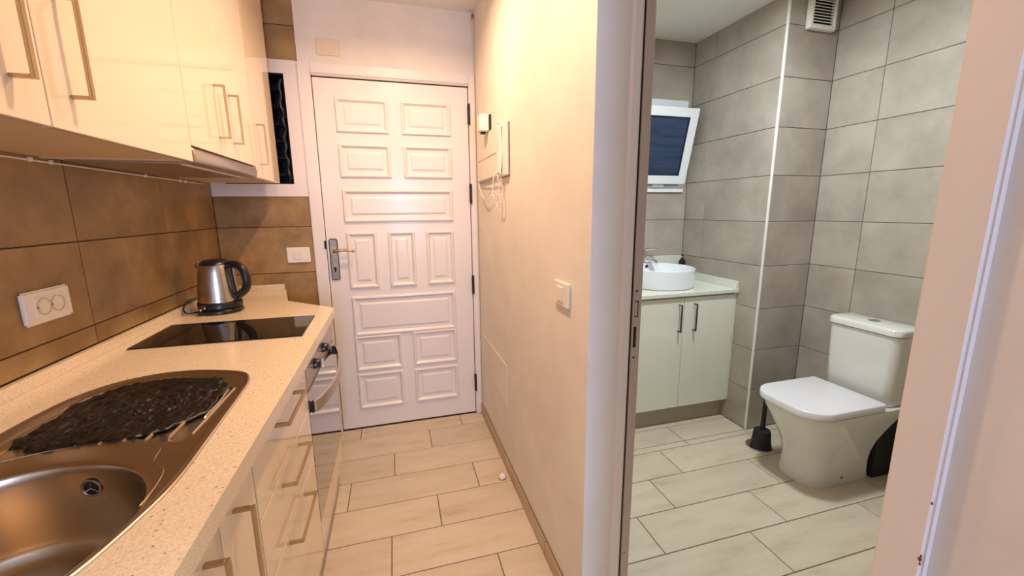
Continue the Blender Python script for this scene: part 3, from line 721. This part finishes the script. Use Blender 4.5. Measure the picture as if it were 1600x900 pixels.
# ------------------------------------------------------------------ oven
ov = thing('oven', (-.6, 1.655, .165), 'built-in oven with black glass door and bowed steel handle, left of the entrance door', 'oven')
OY0, OY1 = 1.362, 1.948
B(-.86, XF-.022, OY0+.004, OY1-.004, .168, .866).build('housing', M['cavity'], ov)
cp = B(XF-.022, XF+.001, OY0, OY1, .768, .845, bev=.0015).build('control_panel', M['steel'], ov)
B(XF-.022, XF-.004, OY0, OY1, .845, .869).build('top_filler', M['gloss'], ov)
for yk in (1.512, 1.690):
    k = MB().lathe([(.019, 0), (.0195, .004), (.017, .006), (.016, .018), (.0145, .020), (0, .020)], (XF+.001, yk, .808), 28, rot=rotx).build('knob', M['black'], ov, smooth=True)
    b = B(XF+.021, XF+.030, yk-.0035, yk+.0035, .792, .824, bev=.001); b.box(XF+.004, XF+.008, yk-.0205, yk+.0205, .8045, .8115); b.build('grip', M['chrome'], k)
dr_ = B(XF-.022, XF, OY0, OY1, .292, .762, bev=.0015).build('door', M['ovenglass'], ov)
B(XF-.020, XF-.003, OY0, OY1, .7615, .7685).build('vent_gap', M['mattblack'], ov)
b = MB(); b.box(XF-.0005, XF+.0008, OY0+.02, OY1-.02, .755, .7615); b.build('trim', M['steel'], dr_)
# bowed handle
hl = []; n = 28
for i in range(n+1):
    f = i/n; y = OY0+.028+(OY1-OY0-.056)*f; o_ = XF+.012+.041*math.sin(PI*f)**.75; zc = .702+.020*f-.012*math.sin(PI*f)
    hl.append([(o_-.004, y, zc+.020), (o_+.003, y, zc+.018), (o_+.006, y, zc), (o_+.003, y, zc-.020), (o_-.004, y, zc-.020), (o_-.005, y, zc)])
MB().loft(hl).build('handle', M['steel'], dr_, smooth=True)
for ye in (OY0+.030, OY1-.030):
    B(XF+.0005, XF+.011, ye-.009, ye+.009, .682 if ye < 1.6 else .702, .722 if ye < 1.6 else .742, bev=.003, seg=2).build('handle_bracket', M['black'], dr_)
B(XF-.022, XF-.004, OY0, OY1, .186, .289, bev=.001).build('bottom_panel', M['gloss'], ov)
b = MB()
for k in range(9): b.sphere((XF-.004, OY0-.001, .194+k*.0105), .0042, n=10)
b.build('vent_slot', M['mattblack'], ov)
B(-.86, XF-.03, 1.949, 1.9535, .168, .868, bev=.001).build('end_panel', M['gloss'], ov)

# ------------------------------------------------------------------ wall cabinets
XU = -.550; ZU = 1.478; ZUT = 2.39
def wall_cab(name, y0, y1, doors, zb, label):
    c = thing(name, (-.72, (y0+y1)/2, zb), label, 'cabinet', None)
    b = MB(); t = .016; x1 = XU-.019
    b.box(XL+.001, x1, y0, y0+t, zb, ZUT); b.box(XL+.001, x1, y1-t, y1, zb, ZUT); b.box(XL+.001, x1, y0+t, y1-t, zb+.004, zb+.02); b.box(XL+.001, x1, y0+t, y1-t, ZUT-t, ZUT)
    b.build('carcass', M['carcass'], c)
    for a, e, hy, h0 in doors:
        d = B(XU-.018, XU, a+.0015, e-.0015, zb, ZUT, bev=.0012).build('door', M['gloss'], c)
        bar_handle((XU, hy, h0), (XU, hy, h0+.166), (1, 0, 0), .030, M['nickel'], d)
    return c
wall_cab('wall_cabinet', .405, 1.457, [(.405, .930, .863, 1.541), (.930, 1.457, .993, 1.541)], ZU, 'wide two door gloss cream wall cabinet at left above the sink')
wall_cab('wall_cabinet', 1.458, 2.060, [(1.458, 1.757, 1.690, 1.583), (1.757, 2.060, 1.822, 1.583)], 1.524, 'gloss cream wall cabinet with two doors directly above the extractor hood')
wall_cab('wall_cabinet', 2.061, 2.436, [(2.061, 2.436, 2.132, 1.541)], ZU, 'narrow single door wall cabinet nearest the entrance door')
fil = B(XL+.001, XU-.005, .405, 2.436, ZUT+.0005, ZCK-.0005).build('cornice_board', M['gloss']); tag(fil, 'cream filler board above the wall cabinets under the ceiling', 'trim board')

# ------------------------------------------------------------------ hood
hh = thing('extractor_hood', (-.7, 1.76, 1.465), 'slim steel fronted extractor hood under the wall cabinets, above the cooktop', 'extractor hood')
n = 10; L = []
for y in (1.463, 1.467, 2.050, 2.056):
    e = .003 if y in (1.463, 2.056) else 0
    Lp = [(XU-.03, y, 1.4765+e)]
    for k in range(n+1):
        a = -PI/2+PI*k/n; Lp.append((XU-.010+(.014-e)*math.cos(a), y, 1.4995+(.0225-e)*math.sin(a)))
    Lp.append((XU-.03, y, 1.522-e)); L.append(Lp)
MB().loft(L).build('front_panel', M['steel'], hh, smooth=True)
B(-.880, XU-.031, 1.462, 2.057, 1.480, 1.523).build('body', M['carcass'], hh)
B(-.862, XU-.034, 1.475, 2.045, 1.474, 1.4805, bev=.001).build('filter', M['steel'], hh)
b = MB(); b.box(XU-.052, XU-.038, 1.50, 2.02, 1.4725, 1.4745); b.build('lamp_strip', M['plastic'], hh)
# cable with clips under the cabinets
cu = MB().tube([(XL+.004, .42, 1.4705), (XL+.004, 1.2, 1.4695), (XL+.004, 2.43, 1.4705)], .0026, n=8).build('under_cabinet_cable', M['plastic'], smooth=True)
tag(cu, 'thin white cable clipped along the tile edge under the wall cabinets', 'cable')
for y in (1.405, 1.475, 1.93, 2.20, 2.25): B(XL+.0003, XL+.009, y-.004, y+.004, 1.465, 1.4765, bev=.001).build('clip', M['plastic'], cu)

# ------------------------------------------------------------------ bathroom: vanity
va = thing('vanity_cabinet', (1.4, 2.25, 0), 'white two door vanity cabinet under the round washbasin', 'cabinet')
VY = 2.000
carcass(.665, X1-.004, VY+.019, YBB-.003, .126, .826, va, m=M['vgloss'])
for a, e, hy in ((.665, .9825, .945), (.9825, 1.3005, 1.02), (1.3005, 1.6225, 1.588), (1.6225, 1.984, 1.693)):
    d = B(a+.0015, e-.0015, VY, VY+.018, .127, .815, bev=.0012).build('door', M['vgloss'], va)
    bar_handle((hy, VY, .776), (hy, VY, .616), (0, -1, 0), .026, M['darkbronze'], d, wid=.009)
B(1.9855, X1-.0005, VY+.002, VY+.02, .127, .826).build('filler_strip', M['vgloss'], va)
B(.665, X1-.001, 2.046, 2.060, .001, .125).build('plinth', M['speckplinth'], va)
vt = thing('stone_countertop', (1.4, 2.25, .828), 'pale speckled stone vanity top with upstands at wall', 'worktop')
B(.665, X1-.001, 1.984, YBB-.001, .828, .850, bev=.0015).build('slab', M['quartzw'], vt)
b = MB(); b.box(X1-.020, X1-.0008, 1.990, YBB-.02, .850, .897, bev=.001); b.build('side_upstand', M['quartzw'], vt)
b = MB(); b.box(.665, X1-.0008, YBB-.018, YBB-.0008, .850, 1.006, bev=.001); b.build('back_upstand', M['quartzw'], vt)
# basin
bx_, by_ = 1.615, 2.250
wbs = thing('washbasin', (bx_, by_, .85), 'round white ceramic countertop washbasin on the vanity top', 'basin')
MB().lathe([(0, .0005), (.200, .0005), (.207, .004), (.211, .014), (.2125, .05), (.214, .11), (.2135, .116), (.209, .1185), (.203, .1165), (.199, .108), (.190, .06), (.165, .028), (.10, .018), (.03, .015), (0, .015)], (bx_, by_, .85), 72).build('bowl', M['basin'], wbs, smooth=True)
MB().lathe([(.026, 0), (.026, .008), (.02, .012), (0, .0125)], (bx_, by_, .865), 28).build('waste_cap', M['chrome'], wbs, smooth=True)
ofx = MB().cyl((bx_+.035, by_+.184, .945), (bx_+.035, by_+.196, .947), .009, n=18).build('overflow_hole', M['mattblack'], wbs)
# faucet
fx, fy = 1.650, 2.487
fa = thing('basin_faucet', (fx, fy, .85), 'chrome single lever faucet behind the washbasin', 'faucet')
b = MB(); b.lathe([(.021, 0), (.021, .008), (.0195, .012), (.0195, .150), (.0205, .156), (.0205, .190), (.018, .197), (0, .198)], (fx, fy, .85), 28); b.build('body', M['chrome'], fa, smooth=True)
b = MB(); b.tube(spline([(fx, fy-.01, .985), (fx+.012, fy-.05, .990), (fx+.024, fy-.10, .984), (fx+.030, fy-.125, .972)], 6, False), [.018]*6+[.016]*6+[.014]*7, n=14); b.build('spout', M['chrome'], fa, smooth=True)
b = MB(); b.tube([(fx, fy, 1.052), (fx+.03, fy-.01, 1.060), (fx+.085, fy-.03, 1.060)], [.010, .007, .005], n=10); b.build('lever', M['chrome'], fa, smooth=True)
# soap
sx, sy = 1.946, 2.455
sd_ = thing('soap_dispenser', (sx, sy, .85), 'small black pump soap bottle in the vanity corner behind the basin', 'soap bottle')
MB().lathe([(0, 0), (.021, 0), (.022, .004), (.022, .115), (.018, .128), (.009, .134), (.009, .142), (0, .142)], (sx, sy, .8505), 24).build('bottle', M['black'], sd_, smooth=True)
b = MB(); b.cyl((sx, sy, .992), (sx, sy, 1.008), .0035, n=10); b.box(sx-.013, sx+.012, sy-.005, sy+.005, 1.006, 1.014, bev=.002); b.build('pump', M['black'], sd_)

# ------------------------------------------------------------------ bathroom window (window_1)
w1 = thing('window_1', (1.653, YBB, 1.444), kind='structure')
hx0, hx1, hz0, hz1 = HOLE; g = .045
b = MB(); y0, y1 = YBB-.018, YBB+.07
b.box(hx0, hx0+g, y0, y1, hz0, hz1, bev=.002); b.box(hx1-g, hx1, y0, y1, hz0, hz1, bev=.002)
b.box(hx0+g, hx1-g, y0, y1, hz0, hz0+g, bev=.002); b.box(hx0+g, hx1-g, y0, y1, hz1-g, hz1, bev=.002)
b.build('frame', M['upvc'], w1)
# tilted sash, hinged along the bottom
ang = math.radians(12.8); hinge = Vector((0, YBB-.012, hz0+.060)); H_ = .478
mx = Matrix.Translation(hinge) @ Matrix.Rotation(ang, 4, 'X')
def sashbox(b, x0, x1, y0, y1, z0, z1, bev=.0): 
    t = B(x0, x1, y0, y1, z0, z1, bev=bev, seg=2); bmesh.ops.transform(t.bm, matrix=mx, verts=t.bm.verts)
    me = bpy.data.meshes.new('t'); t.bm.to_mesh(me); t.bm.free(); b.bm.from_mesh(me); bpy.data.meshes.remove(me)
b = MB(); sx0, sx1, gw = hx0+.018, hx1-.020, .056
sashbox(b, sx0, sx0+gw, -.045, 0, 0, H_, .003); sashbox(b, sx1-gw, sx1, -.045, 0, 0, H_, .003)
sashbox(b, sx0+gw, sx1-gw, -.045, 0, 0, gw, .003); sashbox(b, sx0+gw, sx1-gw, -.045, 0, H_-gw, H_, .003)
sash = b.build('sash', M['upvc'], w1)
b = MB(); sashbox(b, sx0+gw-.002, sx1-gw+.002, -.028, -.022, gw-.002, H_-gw+.002); b.build('pane', M['blueglass'], sash)
b = MB()
for a, c_, d_, e in ((sx0+gw, sx0+gw+.005, gw, H_-gw), (sx1-gw-.005, sx1-gw, gw, H_-gw), (sx0+gw, sx1-gw, gw, gw+.005), (sx0+gw, sx1-gw, H_-gw-.005, H_-gw)): sashbox(b, a, c_, -.036, -.0285, d_, e)
b.build('glazing_seal', M['mattblack'], sash)
b = MB(); b.box(1.60, 1.90, y0-.003, y0+.0005, hz0+.047, hz0+.051); b.build('rail', M['greymetal'], w1)
b = MB(); b.box(1.70, 1.785, y0-.022, y0-.001, hz0+.034, hz0+.052, bev=.004, seg=2); b.build('latch', M['upvc'], w1)
b = MB(); b.box(hx0+g, hx1-g, YBB+.055, YBB+.062, hz0+g, hz1-g); b.build('outer_shutter', M['blueglass'], w1)

# ------------------------------------------------------------------ extractor vent
ev = thing('wall_vent', (2.2, Y2, 2.24), 'white slatted bathroom vent high on the tiled pillar under the ceiling', 'vent')
vx0, vx1, vz0, vz1 = 2.110, 2.286, 2.238, 2.398; yv = Y2-.030
b = MB(); b.box(vx0, vx0+.022, yv, Y2-.0005, vz0, vz1, bev=.004, seg=2); b.box(vx1-.018, vx1, yv, Y2-.0005, vz0, vz1, bev=.004, seg=2)
b.box(vx0+.018, vx1-.014, yv, Y2-.0005, vz0, vz0+.020, bev=.004, seg=2); b.box(vx0+.018, vx1-.014, yv, Y2-.0005, vz1-.014, vz1, bev=.004, seg=2)
b.build('frame', M['plastic'], ev, smooth=True)
B(vx0+.01, vx1-.01, Y2-.008, Y2-.001, vz0+.01, vz1-.008).build('back', M['cavity'], ev)
for k in range(10):
    z = vz0+.019+k*.0140
    b = MB(); b.loft([[(x, yv+.003, z), (x, yv+.003, z+.0045), (x, yv+.016, z+.0115), (x, yv+.016, z+.0075)] for x in (vx0+.018, vx1-.014)]); b.build('slat', M['plastic'], ev)

# ------------------------------------------------------------------ toilet
tl_ = thing('toilet', (2.03, 1.41, 0), 'white close-coupled toilet with squared lid against the tiled wall', 'toilet')
cy = 1.408
def pl_loop(z, x0, x1, hw, rf, rb, n=8): return [(x, y, z) for x, y in rrect(x0, x1, cy-hw, cy+hw, (rb, rf, rf, rb), n)]
secs = [(0, 1.842, 2.222, .112, .085, .03), (.012, 1.840, 2.222, .113, .085, .03), (.05, 1.846, 2.218, .110, .085, .03), (.10, 1.846, 2.216, .110, .085, .03), (.15, 1.838, 2.222, .113, .088, .03), (.20, 1.822, 2.236, .121, .092, .03), (.26, 1.794, 2.262, .136, .10, .03),
        (.32, 1.764, 2.298, .152, .11, .03), (.355, 1.746, 2.325, .165, .115, .028), (.382, 1.738, 2.340, .170, .118, .025), (.390, 1.738, 2.342, .171, .118, .022), (.3925, 1.744, 2.340, .166, .115, .02)]
b = MB(); b.loft([pl_loop(*s) for s in secs]); b.build('bowl', M['ceramic'], tl_, smooth=True, angle=60)
def dloop(z, x0, x1, hw, rf, bulge, rb=.012):
    L = []
    pts = rrect(x0, x1, cy-hw, cy+hw, (rb, rf, rf, rb), 10)
    for x, y in pts:
        f = max(0, 1-(x-x0)/.16); L.append((x-bulge*f*(1-((y-cy)/hw)**2), y, z))
    return L
b = MB(); b.loft([dloop(z, x0, 2.146, hw, .105, .012) for z, x0, hw in ((.3920, 1.756, .158), (.3985, 1.756, .158))]); b.build('lid_gap_shade', M['mattblack'], tl_, smooth=True, angle=50)  # inset black ring, modelled as the shadow line between bowl and lid
b = MB(); b.loft([dloop(z, x0+.0, 2.150, hw, .105, .012) for z, x0, hw in ((.3985, 1.733, .175), (.4000, 1.729, .178), (.427, 1.728, .1785), (.4310, 1.731, .176), (.4320, 1.737, .171))]); b.build('lid', M['seat'], tl_, smooth=True, angle=50)
def tank_loop(z, x0, x1, hw, rf, bulge=.010, cyo=0):
    L = []
    for x, y in rrect(x0, x1, cy-hw, cy+hw, (.004, rf, rf, .004), 8):
        f = max(0, 1-(x-x0)/.08); L.append((x-bulge*f*(1-((y-cy)/hw)**2), y, z))
    return L
b = MB(); b.loft([tank_loop(*s) for s in ((.3930, 2.196, 2.340, .150, .035), (.400, 2.192, 2.342, .153, .035), (.55, 2.188, 2.342, .158, .036), (.70, 2.184, 2.342, .163, .036), (.739, 2.183, 2.342, .1645, .036))])
tk = b.build('cistern', M['ceramic'], tl_, smooth=True, angle=60)
b = MB(); b.loft([tank_loop(*s) for s in ((.7400, 2.188, 2.341, .160, .032), (.7425, 2.180, 2.342, .1665, .038), (.745, 2.175, 2.342, .170, .040), (.768, 2.175, 2.342, .170, .040), (.775, 2.179, 2.341, .166, .037), (.7775, 2.186, 2.339, .160, .032))])
tld = b.build('cistern_lid', M['ceramic'], tl_, smooth=True, angle=60)
b = MB(); b.lathe([(.026, .0), (.026, .003), (.0225, .0045), (0, .0042)], (2.262, cy, .7772), 32); bt = b.build('flush_button', M['chrome'], tld, smooth=True)
B(2.240, 2.284, cy-.0008, cy+.0008, .7812, .7822).build('divider', M['mattblack'], bt)
for s_ in (-1, 1):
    b = MB(); b.cyl((2.03, cy+s_*.1085, .036), (2.03, cy+s_*.114, .036), .006, n=16); b.build('fixing_cap', M['aged'], tl_, smooth=True)
# brush with holder
qx, qy = 1.925, 1.672
bh = thing('toilet_brush_holder', (qx, qy, 0), 'black brush holder on chrome dish beside the toilet at the pillar foot', 'brush holder')
MB().lathe([(0, .001), (.060, .001), (.066, .004), (.067, .008), (.060, .0065), (0, .0055)], (qx, qy, 0), 36).build('dish', M['chrome'], bh, smooth=True)
MB().lathe([(.050, .0065), (.052, .012), (.047, .05), (.043, .095), (.038, .105), (.014, .109), (.012, .109)], (qx+.008, qy-.004, 0), 36).build('cup', M['mattblack'], bh, smooth=True)
br = MB().lathe([(.010, .110), (.013, .13), (.011, .20), (.012, .32), (.013, .345), (.008, .352), (0, .353)], (qx+.008, qy-.004, 0), 20).build('toilet_brush', M['mattblack'], smooth=True)
tag(br, 'black toilet brush standing upright in its black holder', 'toilet brush')
B(2.2235, 2.3445, cy-.124, cy+.124, .001, .335, bev=.004).build('rear_black_block', M['mattblack'], tl_, label='plain black block behind the pedestal')  # black block filling the unidentified dark area behind the pedestal

# ------------------------------------------------------------------ ceiling lamps
for i, (lx, ly, pw) in enumerate(LAMPS):
    lab = ['round recessed ceiling spotlight over the worktop between sink and cooktop', 'added ceiling spotlight over the oven, brightening the corridor before the entrance door', 'round recessed ceiling spotlight at the rear window end'][i]
    t = thing('ceiling_spotlight', (lx, ly, ZCK-.006), lab, 'ceiling light')
    MB().lathe([(.045, .0058), (.048, .001), (.043, -.002), (.036, .003)], (lx, ly, ZCK-.006), 32).build('ring', M['steel'], t, smooth=True)
    MB().lathe([(.037, .0035), (0, .0035)], (lx, ly, ZCK-.006), 32).build('bulb', M['lampdisc'], t)
    a = area('spot_light_source', (lx, ly, ZCK-.014), (0, 0, 0), .08, pw, WARM if i < 2 else (1.0, .76, .58)); a.data.spread = math.radians(155)
lx, ly, pw = BATH_LAMP
t = thing('bathroom_ceiling_light', (lx, ly, ZCB-.03), 'round white ceiling light above the bathroom floor', 'ceiling light')
MB().lathe([(.11, .029), (.11, .006), (.104, 0)], (lx, ly, ZCB-.03), 40).build('rim', M['plastic'], t, smooth=True)
MB().lathe([(.104, .002), (0, .002)], (lx, ly, ZCB-.03), 40).build('diffuser', M['lampcool'], t)
area('bath_light_source', (lx, ly, ZCB-.036), (0, 0, 0), .2, pw, (.86, .94, .97))
